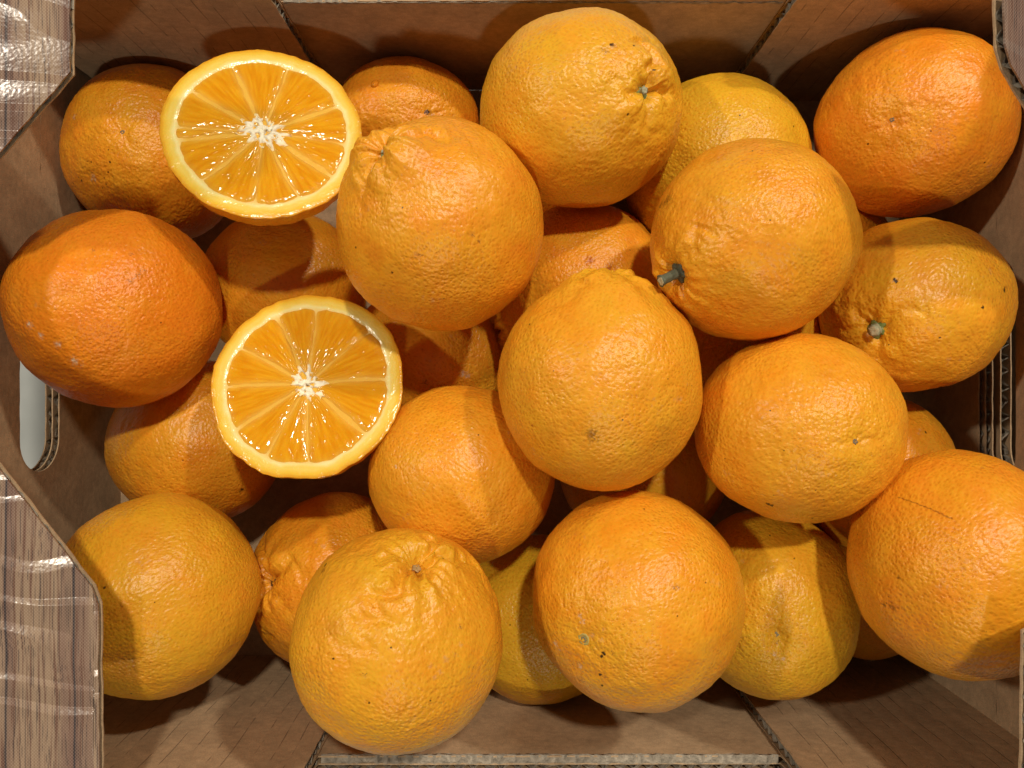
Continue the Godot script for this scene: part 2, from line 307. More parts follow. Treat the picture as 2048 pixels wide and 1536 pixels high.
func make_orange(row: Array, index: int) -> void:
	var half: Vector3 = row[1]
	var style: String = row[3]
	var stem: Vector3 = row[2]
	var r := RandomNumberGenerator.new()
	r.seed = 100 + index * 13
	if stem == Vector3():
		stem = Vector3(r.randf_range(-0.6, 0.6), -0.7, r.randf_range(-0.6, 0.6))
	stem = stem.normalized()
	var side := stem.cross(Vector3(0.31, 0.52, 0.79)).normalized()
	var basis_ := Basis(side, stem, side.cross(stem)).orthonormalized()
	var back := basis_.transposed()
	var e: Array = ENDS[style]
	var furrows := []
	for k in int(e[4]):
		var main_ := k % 3 == 0
		furrows.append([(k + r.randf_range(-0.33, 0.33)) * TAU / e[4], e[5] * (r.randf_range(0.9, 1.15) if main_ else r.randf_range(0.35, 0.8)), e[6] * (r.randf_range(1.2, 1.6) if main_ else r.randf_range(0.6, 1.0)), e[7] * r.randf_range(0.75, 1.3)])
	var nl := 208 if row[5] == 2 else 96
	var nt := 128 if row[5] == 2 else 60
	var mean := (half.x + half.y + half.z) / 3.0
	var off := Vector3(index * 17.3, index * 5.1, -index * 9.7)
	var base := tone_color(row[4])
	var stem_tone := tone_color(minf(row[4] + 0.35, 1.0))
	var vs := PackedVector3Array()
	var cs := PackedColorArray()
	var uv := PackedVector2Array()
	var rough_: float = 1.0 + (0.9 if style in ["knobbly", "nipple", "dent", "green"] else 0.0)
	var top_y := 0.0
	for j in nt + 1:
		var w := j / float(nt)
		var th := PI * (w * 0.62 + 0.38 * w * w)
		if j == nt: th = PI
		var st := sin(th)
		var ct := cos(th)
		var s := th * mean
		for i in (1 if j == 0 or j == nt else nl):
			var ph := TAU * i / nl
			var dl := Vector3(st * cos(ph), ct, st * sin(ph))
			var dw := basis_ * dl
			var q := dl * mean
			var near := exp(-pow(s / 17.0, 2.0))
			var lo := noise_low.get_noise_3dv(q / 34.0 + off)
			var mi := noise_mid.get_noise_3dv(q / 9.5 + off)
			var fi := noise_fine.get_noise_3dv(q / 3.4 + off)
			var d := lo * 1.1 + mi * 0.17 * (1.0 + near * rough_ * 0.6) + fi * 0.20 * (1.0 + 0.3 * near * rough_)
			if e[4] > 0 and s < 45.0:
				d += e[0] * exp(-pow(s / e[1], 4.0)) * (1.0 + 0.35 * sin(ph * 2.0 + index) + 0.5 * noise_mid.get_noise_2d(cos(ph) * 1.6 + index, sin(ph) * 1.6)) - e[2] * exp(-pow(s / e[3], 2.0))
				var cut := 0.0
				for f in furrows:
					var a := wrapf(ph - f[0] - 0.45 * noise_mid.get_noise_2d(s * 0.11 + index, f[0] * 3.0), -PI, PI) * maxf(st * mean, 0.01)
					var g := exp(-pow(a / (f[3] * (0.55 + 0.035 * s)), 2.0)) * exp(-pow(s / f[2], 2.0))
					cut = maxf(cut, f[1] * g)
				d -= cut * smoothstep(0.0, 3.5, s)
			var p := dw * half + dw * d
			if j == 0:
				top_y = (back * p).y
			vs.append(back * p * 0.001)
			var c := base.lerp(stem_tone, near if e[4] > 0 else 0.0)
			var bl := noise_low.get_noise_3dv(q / 15.0 + off * 1.7)
			c = c.lerp(tone_color(clampf(row[4] + bl * 0.5, 0.0, 1.0)), 0.5)
			c = c * (1.0 + 0.05 * mi)
			c.a = 1.0
			cs.append(c)
			uv.append(flat(dw))
	var ix := PackedInt32Array()
	var last := vs.size() - 1
	for j in nt:
		var a0 := 0 if j == 0 else 1 + (j - 1) * nl
		var b0 := 1 + j * nl
		for i in nl:
			var i2 := (i + 1) % nl
			if j == 0:
				ix.append_array([0, b0 + i, b0 + i2])
			elif j == nt - 1:
				ix.append_array([a0 + i, last, a0 + i2])
			else:
				ix.append_array([a0 + i, b0 + i, b0 + i2, a0 + i, b0 + i2, a0 + i2])
	var root := Node3D.new()
	root.name = "orange" if index == 0 else "orange_%03d" % index
	tag(root, row[6], "orange", "whole oranges in the cardboard box")
	add_child(root)
	root.transform = Transform3D(basis_, row[0] * 0.001)
	var marks := marks_texture(row[7], index, 768) if row[5] == 2 else null
	put("peel", grid_mesh(vs, cs, uv, ix), peel_material(index, marks), root)
	match style:
		"green": make_calyx(root, top_y, 3.5, 2.2, 1.2, Color(0.20, 0.27, 0.10), index)
		"neck": make_calyx(root, top_y, 1.9, 1.0, 0.8, Color(0.24, 0.27, 0.10), index)
		"stalk": make_calyx(root, top_y, 3.0, 9.0, 1.7, Color(0.085, 0.095, 0.06), index)
		"calyx": make_calyx(root, top_y, 3.6, 2.6, 1.9, Color(0.15, 0.20, 0.05), index)
		"blossom": make_scar(root, top_y, 0.95, Color(0.20, 0.14, 0.08), false, index)
		"dimple": make_scar(root, top_y, 1.2, Color(0.25, 0.21, 0.12), false, index)
		"ring": make_scar(root, top_y, 2.2, Color(0.22, 0.19, 0.09), true, index)
		"dent": make_scar(root, top_y, 1.5, Color(0.42, 0.26, 0.10), false, index)
		"deep": make_scar(root, top_y, 2.2, Color(0.10, 0.06, 0.02), false, index)
		"smudge":
			make_scar(root, top_y, 1.1, Color(0.20, 0.10, 0.06), false, index)
			# a drop of juice that ran off the cut half
			var at := Vector3(-0.26, 0.93, -0.27).normalized()
			drop(root, back * (at * half * 0.001 * 1.012), back * at, 1.9)


func grid_mesh(vs: PackedVector3Array, cs: PackedColorArray, uv2: PackedVector2Array, ix: PackedInt32Array, uv := PackedVector2Array()) -> ArrayMesh:
	var a := []
	a.resize(Mesh.ARRAY_MAX)
	a[Mesh.ARRAY_VERTEX] = vs
	if cs.size(): a[Mesh.ARRAY_COLOR] = cs
	if uv2.size(): a[Mesh.ARRAY_TEX_UV2] = uv2
	if uv.size(): a[Mesh.ARRAY_TEX_UV] = uv
	a[Mesh.ARRAY_INDEX] = ix
	var m := ArrayMesh.new()
	m.add_surface_from_arrays(Mesh.PRIMITIVE_TRIANGLES, a)
	var st := SurfaceTool.new()
	st.create_from(m, 0)
	st.generate_normals()
	return st.commit()


func plain_mat(c: Color, rough: float, spec := 0.5) -> StandardMaterial3D:
	var m := StandardMaterial3D.new()
	m.albedo_color = lin(c.r, c.g, c.b)
	m.roughness = rough
	m.metallic_specular = spec
	return m


# a lathe about +Y with a wavering radius; rings are [radius, height] in mm
func lathe(rings: Array, lobes: int, lobe_depth: float, wobble: float, sd: float, lean := Vector2()) -> ArrayMesh:
	var n := 30
	var vs := PackedVector3Array()
	var ix := PackedInt32Array()
	for j in rings.size():
		for i in n:
			var ph := TAU * i / n
			var k := 1.0 + lobe_depth * cos(ph * lobes + sd) * (1.0 if j < rings.size() - 1 else 0.0) + wobble * noise_mid.get_noise_3d(cos(ph) * 1.2 + sd, sin(ph) * 1.2, j * 0.5)
			var r: float = rings[j][0] * k
			var y: float = rings[j][1] + wobble * 0.6 * noise_mid.get_noise_3d(cos(ph) * 2.0, sin(ph) * 2.0 + sd, j * 0.9 + 9.0)
			vs.append(Vector3(r * cos(ph) + lean.x * y * y * 0.03, y, r * sin(ph) + lean.y * y * y * 0.03) * 0.001)
	for j in rings.size() - 1:
		for i in n:
			var i2 := (i + 1) % n
			var a := j * n
			var b := a + n
			ix.append_array([a + i, b + i2, b + i, a + i, a + i2, b + i2])
	return grid_mesh(vs, PackedColorArray(), PackedVector2Array(), ix)


func make_calyx(root: Node3D, top: float, size: float, length: float, thick: float, col: Color, sd: int) -> void:
	var y := top - 0.2
	var mat := plain_mat(col, 0.6)
	var c := put("calyx", lathe([[size * 1.05, y - 0.8], [size * 1.02, y + 0.3], [size * 0.8, y + 0.9], [thick * 1.05, y + 1.0], [0.01, y + 1.0]], 5, 0.26, 0.25, sd), mat, root)
	var stub := []
	for k in 9:
		stub.append([thick * (1.15 - 0.2 * sin(k * 0.35) + (0.12 if k == 8 else 0.0)), y + 0.6 + length * k / 8.0])
	var pale := plain_mat(Color(0.34, 0.35, 0.22) if length < 6 else col * 1.1, 0.7)
	var lean := Vector2(0.5, 0.4) if length > 6 else Vector2()
	for p in stub: p[1] -= y
	stub.append([thick * 0.6, length + 0.75])
	var s := put("stalk", lathe(stub, 3, 0.05, 0.22, sd + 3.0, lean), pale, c)
	s.position.y = y * 0.001
	var tip := lean * (length + 0.7) * (length + 0.7) * 0.03 * 0.001
	var cap := put("cut_end", lathe([[thick * 0.95, 0.0], [thick * 0.7, 0.35], [thick * 0.25, 0.15], [0.01, 0.05]], 3, 0.08, 0.3, sd + 5.0), plain_mat(Color(0.42, 0.40, 0.26), 0.8), c)
	cap.position = Vector3(tip.x, (y + length + 0.55) * 0.001, tip.y)


func make_scar(root: Node3D, top: float, size: float, col: Color, ring: bool, sd: int) -> void:
	if ring:
		put("navel_ring", lathe([[size * 1.1, top - 0.4], [size * 0.95, top + 0.12], [size * 0.6, top + 0.10], [size * 0.5, top - 0.2], [0.01, top - 0.2]], 4, 0.05, 0.12, sd), plain_mat(Color(0.42, 0.33, 0.09), 0.55), root)
		size *= 0.55
	put("navel_scar", lathe([[size, top - 0.35], [size * 0.9, top + 0.08], [size * 0.55, top + 0.16], [size * 0.3, top - 0.02], [0.01, top - 0.05]], 5, 0.10, 0.35, sd + 1.0), plain_mat(col, 0.6), root)


func drop(parent: Node3D, at: Vector3, up: Vector3, r: float) -> void:
	var m := StandardMaterial3D.new()
	m.resource_name = "juice"
	m.albedo_color = lin(0.74, 0.24, 0.012)
	m.roughness = 0.04
	var o := put("juice_drop", lathe([[r, -0.5 * r], [r, 0.0], [r * 0.93, r * 0.22], [r * 0.75, r * 0.42], [r * 0.45, r * 0.56], [0.01, r * 0.6]], 2, 0.06, 0.05, at.x * 900.0), m, parent)
	var x := up.cross(Vector3(0.3, 0.2, 0.9)).normalized()
	o.transform = Transform3D(Basis(x, up, x.cross(up)), at)


# ------------------------------------------------------------------ cut halves
func make_half(label: String, at: Vector3, normal: Vector3, half: Vector3, turn: float, walls: Array, sd: int) -> void:
	var up := normal.normalized()
	var zz := Vector3(1, 0, 0).cross(up).normalized()
	var root := Node3D.new()
	root.name = "orange_half" if not has_node("orange_half") else "orange_half_001"
	tag(root, label, "orange half", "cut orange halves")
	add_child(root)
	root.transform = Transform3D(Basis(up.cross(zz).normalized(), up, zz), at * 0.001)
	var r := RandomNumberGenerator.new()
	r.seed = sd
	var off := Vector3(sd * 3.1, 4.0, sd)
	var rim := func(ph: float) -> float:
		return 1.0 + 0.018 * noise_low.get_noise_2d(cos(ph) * 1.3 + sd, sin(ph) * 1.3) + 0.010 * noise_mid.get_noise_2d(cos(ph) * 6.0, sin(ph) * 6.0 + sd)
	# rind: the bowl below the cut
	var nl := 220
	var nt := 60
	var vs := PackedVector3Array()
	var cs := PackedColorArray()
	var ix := PackedInt32Array()
	var uv2 := PackedVector2Array()
	for j in nt + 1:
		var th := PI / 2 * (1.0 - j / float(nt))
		for i in nl:
			var ph := TAU * i / nl
			var d := Vector3(sin(th) * cos(ph), -cos(th), sin(th) * sin(ph))
			var k: float = lerpf(1.0, rim.call(ph), pow(sin(th), 6.0))
			var q := d * 38.0
			var b := noise_mid.get_noise_3dv(q / 9.0 + off) * 0.35 + noise_fine.get_noise_3dv(q / 3.4 + off) * 0.2
			var p := d * half * k + d * b
			if j == 0: p.y = minf(p.y, 0.0) - 0.12
			vs.append(p * 0.001)
			cs.append(tone_color(clampf(0.55 + 0.3 * noise_low.get_noise_3dv(q / 15.0), 0.0, 1.0)))
			uv2.append(Vector2(0.5, 0.5))
	grid_index(ix, nl, nt, true)
	put("rind", grid_mesh(vs, cs, uv2, ix), peel_material(sd, null), root)
	# pith: the pale ring and the sheet from which the membranes stand
	var ring_w := 5.1
	vs = PackedVector3Array(); cs = PackedColorArray(); ix = PackedInt32Array(); uv2 = PackedVector2Array()
	var nr := 44
	for j in nr + 1:
		var t := j / float(nr)
		for i in nl:
			var ph := TAU * i / nl
			var k: float = rim.call(ph)
			var dirx := Vector3(cos(ph) * half.x, 0, sin(ph) * half.z) * k
			var rr := dirx.length()
			var rad := lerpf(rr + 0.12, rr - ring_w, minf(t * 1.35, 1.0)) if t < 0.74 else lerpf(rr - ring_w, 1.0, (t - 0.74) / 0.26)
			var x := rr - rad
			var q := dirx.normalized() * rad
			var y := -0.25 * exp(-x / 0.35) + 0.07 * noise_fine.get_noise_2d(q.x * 0.5 + sd, q.z * 0.5) + 0.22 * noise_mid.get_noise_2d(q.x * 0.14, q.z * 0.14 + sd)
			if x > ring_w - 0.3: y -= 0.5 * smoothstep(ring_w - 0.3, ring_w + 0.8, x)
			var wob := 0.8 * noise_mid.get_noise_2d(cos(ph) * 3.0 + sd, sin(ph) * 3.0)
			var c := Color(0.74, 0.36, 0.025).lerp(Color(0.80, 0.49, 0.045), smoothstep(0.5, 1.7 + 0.6 * wob, x))
			c = c.lerp(Color(0.82, 0.59, 0.115), smoothstep(1.4, 3.4 + wob, x))
			c = c.lerp(Color(0.85, 0.73, 0.32), smoothstep(3.5, 5.4, x + wob))
			c = c.lerp(Color(0.80, 0.44, 0.06), smoothstep(ring_w - 0.2, ring_w + 2.5, x))
			vs.append(Vector3(q.x, y, q.z) * 0.001)
			cs.append(c)
			uv2.append(Vector2(q.x, q.z) / 24.0)
	grid_index(ix, nl, nr, false)
	var pm := StandardMaterial3D.new()
	pm.resource_name = "wet_pith"
	pm.vertex_color_use_as_albedo = true
	pm.roughness = 0.22
	pm.metallic_specular = 0.5
	pm.subsurf_scatter_enabled = true
	pm.subsurf_scatter_strength = 0.12
	pm.heightmap_enabled = true
	pm.heightmap_texture = flesh_height(sd + 50, 256, 0.11, 0.11)
	pm.heightmap_scale = 0.008
	put("pith", grid_mesh(vs, cs, PackedVector2Array(), ix, uv2), pm, root)
	# flesh: one wedge per segment
	var fm := StandardMaterial3D.new()
	fm.resource_name = "juicy_flesh"
	fm.vertex_color_use_as_albedo = true
	fm.roughness = 0.11
	fm.metallic_specular = 0.5
	fm.subsurf_scatter_enabled = true
	fm.subsurf_scatter_strength = 0.15
	fm.heightmap_enabled = true
	fm.heightmap_texture = flesh_height(sd, 512, 0.036, 0.017)
	fm.heightmap_scale = 0.015
	for k in walls.size():
		var a0 := deg_to_rad(walls[k] + turn * 0.0)
		var a1 := deg_to_rad(walls[(k + 1) % walls.size()])
		a1 = a0 + wrapf(a1 - a0, 0.0, TAU)
		put("segment", segment_mesh(a0, a1, half, rim, ring_w, sd * 31 + k, r), fm, root)
	# core: white fibres with an open split
	var nc := 88
	vs = PackedVector3Array(); cs = PackedColorArray(); ix = PackedInt32Array()
	var rings := 14
	for j in rings + 1:
		for i in nc:
			var ph := TAU * i / nc
			var reach: float = (6.7 if turn > 0.0 else 5.5) * (1.0 + 0.25 * cos(ph * 2.0 + turn)) + 2.4 * noise_mid.get_noise_2d(cos(ph) * 2.4 + sd, sin(ph) * 2.4) + 1.2 * noise_fine.get_noise_2d(cos(ph) * 6.0 + sd, sin(ph) * 6.0)
			for w in walls:
				reach += 2.6 * exp(-pow(wrapf(ph - deg_to_rad(w), -PI, PI) / 0.14, 2.0)) * absf(sin(w * 1.7 + turn))
			var t := 1.0 - j / float(rings)
			var q := Vector2.from_angle(ph) * reach * t
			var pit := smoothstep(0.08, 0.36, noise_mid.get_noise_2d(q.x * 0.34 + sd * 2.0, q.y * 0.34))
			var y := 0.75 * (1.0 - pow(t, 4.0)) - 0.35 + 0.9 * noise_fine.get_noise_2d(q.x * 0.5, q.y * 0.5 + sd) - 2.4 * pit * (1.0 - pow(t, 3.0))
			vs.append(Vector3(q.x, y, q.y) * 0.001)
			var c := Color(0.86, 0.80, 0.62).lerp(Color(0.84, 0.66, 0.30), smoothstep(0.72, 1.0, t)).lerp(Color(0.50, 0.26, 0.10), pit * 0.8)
			cs.append(c)
	grid_index(ix, nc, rings, false)
	var cm := StandardMaterial3D.new()
	cm.resource_name = "core_fibre"
	cm.vertex_color_use_as_albedo = true
	cm.roughness = 0.45
	put("core", grid_mesh(vs, cs, PackedVector2Array(), ix), cm, root)


func grid_index(ix: PackedInt32Array, n: int, rows: int, down: bool) -> void:
	for j in rows:
		for i in n:
			var i2 := (i + 1) % n
			var a := j * n
			var b := a + n
			if down:
				ix.append_array([a + i, b + i, b + i2, a + i, b + i2, a + i2])
			else:
				ix.append_array([a + i, b + i, b + i2, a + i, b + i2, a + i2])


func flesh_height(sd: int, n: int, fu: float, fv: float) -> ImageTexture:
	# drawn-out juice cells: the pattern is squeezed along v by sampling a taller noise
	var cell := fn(FastNoiseLite.TYPE_CELLULAR, fu, sd, 1)
	cell.cellular_return_type = FastNoiseLite.RETURN_DISTANCE
	var w := n
	var h := maxi(int(n * fv / fu), 64)
	var im := cell.get_seamless_image(w, h, false, false, 0.15, true)
	im.convert(Image.FORMAT_L8)
	im.resize(n, n, Image.INTERPOLATE_CUBIC)
	var a := im.get_data()
	var b := tile(fn(FastNoiseLite.TYPE_SIMPLEX_SMOOTH, 0.09, sd + 4, 2), n, n)
	for i in a.size():
		a[i] = int(clampf(0.92 * (1.0 - pow(a[i] / 255.0, 2.0)) + 0.08 * b[i] / 255.0, 0.0, 1.0) * 255.0)
	return grey(a, n, n)


func segment_mesh(a0: float, a1: float, half: Vector3, rim: Callable, ring_w: float, sd: int, r: RandomNumberGenerator) -> ArrayMesh:
	var mid := (a0 + a1) / 2.0
	var vs := PackedVector3Array()
	var cs := PackedColorArray()
	var uv := PackedVector2Array()
	var ix := PackedInt32Array()
	var na := 44
	var nr := 60
	var inner := 4.0 + r.randf_range(-0.4, 0.8)
	var lift := r.randf_range(-0.1, 0.2)
	var bend := r.randf_range(-0.06, 0.06)
	for j in nr + 1:
		var t := j / float(nr)
		for i in na + 1:
			var s := i / float(na) * 2.0 - 1.0
			var edge0 := mid + (a1 - a0) / 2.0 * s
			var k: float = rim.call(edge0)
			var outer := Vector2(cos(edge0) * half.x, sin(edge0) * half.z).length() * k - ring_w + 0.25 * noise_mid.get_noise_2d(edge0 * 4.0, sd)
			# a wedge with rounded outer corners and a blunt tip
			var corner := pow(absf(s), 5.0)
			var rad := lerpf(inner + 0.6 * absf(s), outer - 1.5 * corner, t)
			var gap := 0.15 / maxf(rad, 1.0)
			var ph := mid + ((a1 - a0) / 2.0 - gap) * s + bend * sin(t * PI) * (1.0 - absf(s) * 0.3) + 0.02 * noise_mid.get_noise_2d(t * 3.0 + s, sd)
			var edge := minf(1.0 - absf(s), 1.0) * (a1 - a0) / 2.0 * rad
			edge = minf(edge, minf((1.0 - t), t * 1.0 + 0.02) * (outer - inner))
			var dome := 1.0 - exp(-edge / 0.9)
			var q := Vector2.from_angle(ph) * rad
			# juice cells: long blisters running outwards
			var cells := noise_one.get_noise_3d(ph * 7.0 + sd, rad * 0.13, sd * 0.7) * 0.13 + noise_one.get_noise_3d(q.x * 0.6, q.y * 0.6, sd) * 0.05
			var y := -0.75 + (0.85 + lift + cells) * dome
			vs.append(Vector3(q.x, y, q.y) * 0.001)
			var streak := noise_mid.get_noise_3d(ph * 14.0, rad * 0.09, sd * 1.3)
			var c := Color(0.64, 0.232, 0.003).lerp(Color(0.79, 0.385, 0.013), clampf(0.42 + streak * 0.55, 0.0, 1.0))
			c = c.lerp(Color(0.85, 0.54, 0.12), (1.0 - dome) * 0.65)
			cs.append(c)
			uv.append(Vector2(ph * 22.0, rad) / 21.0)
	for j in nr:
		for i in na:
			var a := j * (na + 1) + i
			var b := a + na + 1
			ix.append_array([a, b + 1, b, a, a + 1, b + 1])
	return grid_mesh(vs, cs, PackedVector2Array(), ix, uv)


# ------------------------------------------------------------------ cardboard
func make_card() -> void:
	kraft = card_material(false)
	kraft_lined = card_material(true)
	kraft_edge = plain_mat(Color(0.50, 0.435, 0.345), 0.9, 0.2)
	var mottle := tile(fn(FastNoiseLite.TYPE_SIMPLEX_SMOOTH, 0.03, 91, 4), 256, 256)
	var pulp := mottle.duplicate()
	for i in pulp.size(): pulp[i] = int(165 + mottle[i] * 0.35)
	kraft_edge.albedo_texture = grey(pulp, 256, 256)
	kraft_edge.heightmap_enabled = true
	kraft_edge.heightmap_texture = grey(mottle, 256, 256)
	kraft_edge.heightmap_scale = 0.12
	kraft_edge.uv1_triplanar = true
	kraft_edge.uv1_scale = Vector3.ONE * 30.0


func card_material(lined: bool) -> StandardMaterial3D:
	var n := 512
	var fibre := fn(FastNoiseLite.TYPE_SIMPLEX_SMOOTH, 0.05, 61, 3).get_seamless_image(n, 96, false, false, 0.15, true)
	fibre.convert(Image.FORMAT_L8)
	fibre.resize(96, n, Image.INTERPOLATE_CUBIC)
	fibre.resize(n, n, Image.INTERPOLATE_CUBIC)
	var f := fibre.get_data()
	var stain := tile(fn(FastNoiseLite.TYPE_SIMPLEX_SMOOTH, 0.008, 62 + int(lined), 3), n, n)
	var grain := tile(fn(FastNoiseLite.TYPE_SIMPLEX_SMOOTH, 0.16, 63, 2), n, n)
	var blot := tile(fn(FastNoiseLite.TYPE_SIMPLEX_SMOOTH, 0.035, 64, 3), n, n)
	var im := Image.create_empty(n, n, false, Image.FORMAT_RGB8)
	var h := PackedByteArray()
	h.resize(n * n)
	for i in n * n:
		var x := i % n
		var y := i / n
		var k := 0.84 + 0.05 * (f[x * n + y] / 255.0) + 0.10 * (stain[i] / 255.0) + 0.15 * (grain[i] / 255.0 - 0.5) + 0.10 * (blot[i] / 255.0 - 0.5)
		var u := fposmod(x / 64.0 + 0.05 * sin(y * TAU / n), 1.0)
		var rib := int(x / 64.0) % 8
		var crease := exp(-pow((u - 0.5 - 0.13 * sin(rib * 2.3)) / 0.022, 2.0))
		var line := 0.0
		if lined:
			line = crease * smoothstep(-0.35, 0.25, noise_mid.get_noise_3d(cos(y * TAU / n) * 0.9, sin(y * TAU / n) * 0.9, rib * 3.7)) * (0.6 + 0.4 * grain[i] / 255.0)
		k *= 1.0 - 0.36 * line
		im.set_pixel(x, y, Color(0.75 * k, 0.635 * k, 0.50 * k))
		var wave := 0.5 + 0.5 * cos((u - 0.5) * TAU + PI)
		h[i] = int(clampf(0.45 + 0.22 * wave * (1.0 if lined else 0.35) + 0.14 * (grain[i] / 255.0) + 0.12 * (blot[i] / 255.0) + 0.06 * f[x * n + y] / 255.0 - 0.4 * line, 0.0, 1.0) * 255.0)
	var m := StandardMaterial3D.new()
	m.resource_name = "kraft_board"
	m.albedo_texture = ImageTexture.create_from_image(im)
	m.heightmap_enabled = true
	m.heightmap_texture = grey(h, n, n)
	m.heightmap_scale = 0.045
	m.roughness = 0.72
	m.metallic_specular = 0.35
	return m


# the outline with its long edges divided and a little ragged, as cut board is
func ragged(pts: PackedVector2Array, step: float, amount: float, sd: int) -> PackedVector2Array:
	var r := RandomNumberGenerator.new()
	r.seed = sd
	var out := PackedVector2Array()
	for i in pts.size():
		var a := pts[i]
		var b := pts[(i + 1) % pts.size()]
		var n := maxi(int(a.distance_to(b) / step), 1)
		var side := (b - a).normalized().orthogonal()
		for k in n:
			var p := a.lerp(b, k / float(n))
			if k > 0: p += side * r.randf_range(-amount, amount)
			out.append(p)
	return out


func slab(st: SurfaceTool, pts: PackedVector2Array, at: Transform3D, n0: float, n1: float) -> void:
	var tri := Geometry2D.triangulate_polygon(pts)
	var lo := func(p: Vector2) -> Vector3: return at * (Vector3(p.x, p.y, n0) * 0.001)
	var hi := func(p: Vector2) -> Vector3: return at * (Vector3(p.x, p.y, n1) * 0.001)
	var put3 := func(a: Vector3, b: Vector3, c: Vector3, ua: Vector2, ub: Vector2, uc: Vector2, out: Vector3) -> void:
		var list := [[a, ua], [b, ub], [c, uc]]
		if (b - a).cross(c - a).dot(out) > 0.0: list = [[a, ua], [c, uc], [b, ub]]
		for v in list:
			st.set_uv(v[1] / 64.0)
			st.add_vertex(v[0])
	var nz := at.basis.z
	for k in range(0, tri.size(), 3):
		var a := pts[tri[k]]
		var b := pts[tri[k + 1]]
		var c := pts[tri[k + 2]]
		put3.call(hi.call(a), hi.call(b), hi.call(c), a, b, c, nz)
		put3.call(lo.call(a), lo.call(b), lo.call(c), a, b, c, -nz)
	var clock := Geometry2D.is_polygon_clockwise(pts)
	for i in pts.size():
		var a := pts[i]
		var b := pts[(i + 1) % pts.size()]
		var o2 := (b - a).orthogonal() * (1.0 if not clock else -1.0)
		var out := -(at.basis * Vector3(o2.x, o2.y, 0)) if false else at.basis * Vector3(-o2.x, -o2.y, 0) * -1.0
		put3.call(lo.call(a), lo.call(b), hi.call(b), a, b, b, out)
		put3.call(lo.call(a), hi.call(b), hi.call(a), a, b, a, out)


# a corrugated panel: paper sheets with gaps between them, and waved paper standing in the gaps along the edges that show
func panel(called: String, parent: Node, at: Transform3D, pts: PackedVector2Array, thick: float, plies: int, mat: Material, shown: Array, sd: int, upper_mat: Material = null) -> MeshInstance3D:
	var rag := ragged(pts, 3.5, 0.22, sd)
	var st := SurfaceTool.new()
	st.begin(Mesh.PRIMITIVE_TRIANGLES)
	st.set_smooth_group(-1)
	var paper := 0.55
	for k in plies + 1:
		var n0 := (thick - paper) * k / float(plies)
		if k == plies and upper_mat: continue
		slab(st, rag, at, n0, n0 + paper)
	st.generate_normals()
	var o := put(called, st.commit(), mat, parent)
	if upper_mat:
		var su := SurfaceTool.new()
		su.begin(Mesh.PRIMITIVE_TRIANGLES)
		su.set_smooth_group(-1)
		slab(su, rag, at, thick - paper, thick)
		su.generate_normals()
		put("printed_sheet", su.commit(), upper_mat, o)
	var wv := SurfaceTool.new()
	wv.begin(Mesh.PRIMITIVE_TRIANGLES)
	wv.set_smooth_group(0)
	var any := false
	var mid := Vector2()
	for p in pts: mid += p / pts.size()
	for e in shown:
		var a := pts[e]
		var b := pts[(e + 1) % pts.size()]
		var dir := (b - a).normalized()
		var inw := dir.orthogonal()
		if Geometry2D.is_point_in_polygon((a + b) / 2.0 + inw * 0.5, pts) == false: inw = -inw
		for k in plies:
			var n0 := (thick - paper) * k / float(plies) + paper
			var n1 := (thick - paper) * (k + 1) / float(plies)
			var wave := (6.6 if plies == 1 else (7.4 if k == 0 else 5.8))
			var steps := int(a.distance_to(b) / wave * 10.0) + 1
			var prev := []
			for s in steps + 1:
				var d := a.distance_to(b) * s / steps
				var ph := d / wave * TAU + k * 1.3 + 1.6 * noise_mid.get_noise_2d(d * 0.10, sd + e)
				var z := (n0 + n1) / 2.0 + (n1 - n0) / 2.0 * sin(ph) * clampf(0.85 + 0.7 * noise_mid.get_noise_2d(d * 0.06, sd + e + 40.0), 0.35, 1.0)
				var p := a + dir * d + inw * (0.35 + 0.25 * noise_fine.get_noise_2d(d * 0.5, sd))
				var now := [at * (Vector3(p.x, p.y, z) * 0.001), at * (Vector3(p.x + inw.x * 6.0, p.y + inw.y * 6.0, z) * 0.001)]
				if prev:
					for v in [prev[0], now[0], now[1], prev[0], now[1], prev[1]]: wv.add_vertex(v)
					any = true
				prev = now
	if any:
		wv.generate_normals()
		put("fluting", wv.commit(), kraft_edge, o)
	return o


func make_ground() -> void:
	var m := StandardMaterial3D.new()
	m.resource_name = "pale_table_top"
	m.albedo_color = lin(0.40, 0.43, 0.43)
	m.roughness = 0.5
	var t := NoiseTexture2D.new()
	t.noise = fn(FastNoiseLite.TYPE_SIMPLEX_SMOOTH, 0.01, 77, 4)
	t.seamless = true
	t.width = 512
	t.height = 512
	var ramp := Gradient.new()
	ramp.set_color(0, Color(0.86, 0.87, 0.87))
	ramp.set_color(1, Color(1, 1, 1))
	t.color_ramp = ramp
	m.albedo_texture = t
	m.uv1_triplanar = true
	m.uv1_scale = Vector3.ONE * 3.0
	var b := BoxMesh.new()
	b.size = Vector3(3.0, 0.04, 3.0)
	var o := put("table_top", b, m, self)
	o.position.y = -0.02
	tag(o, "pale grey table top under the cardboard box", "", "", "structure")


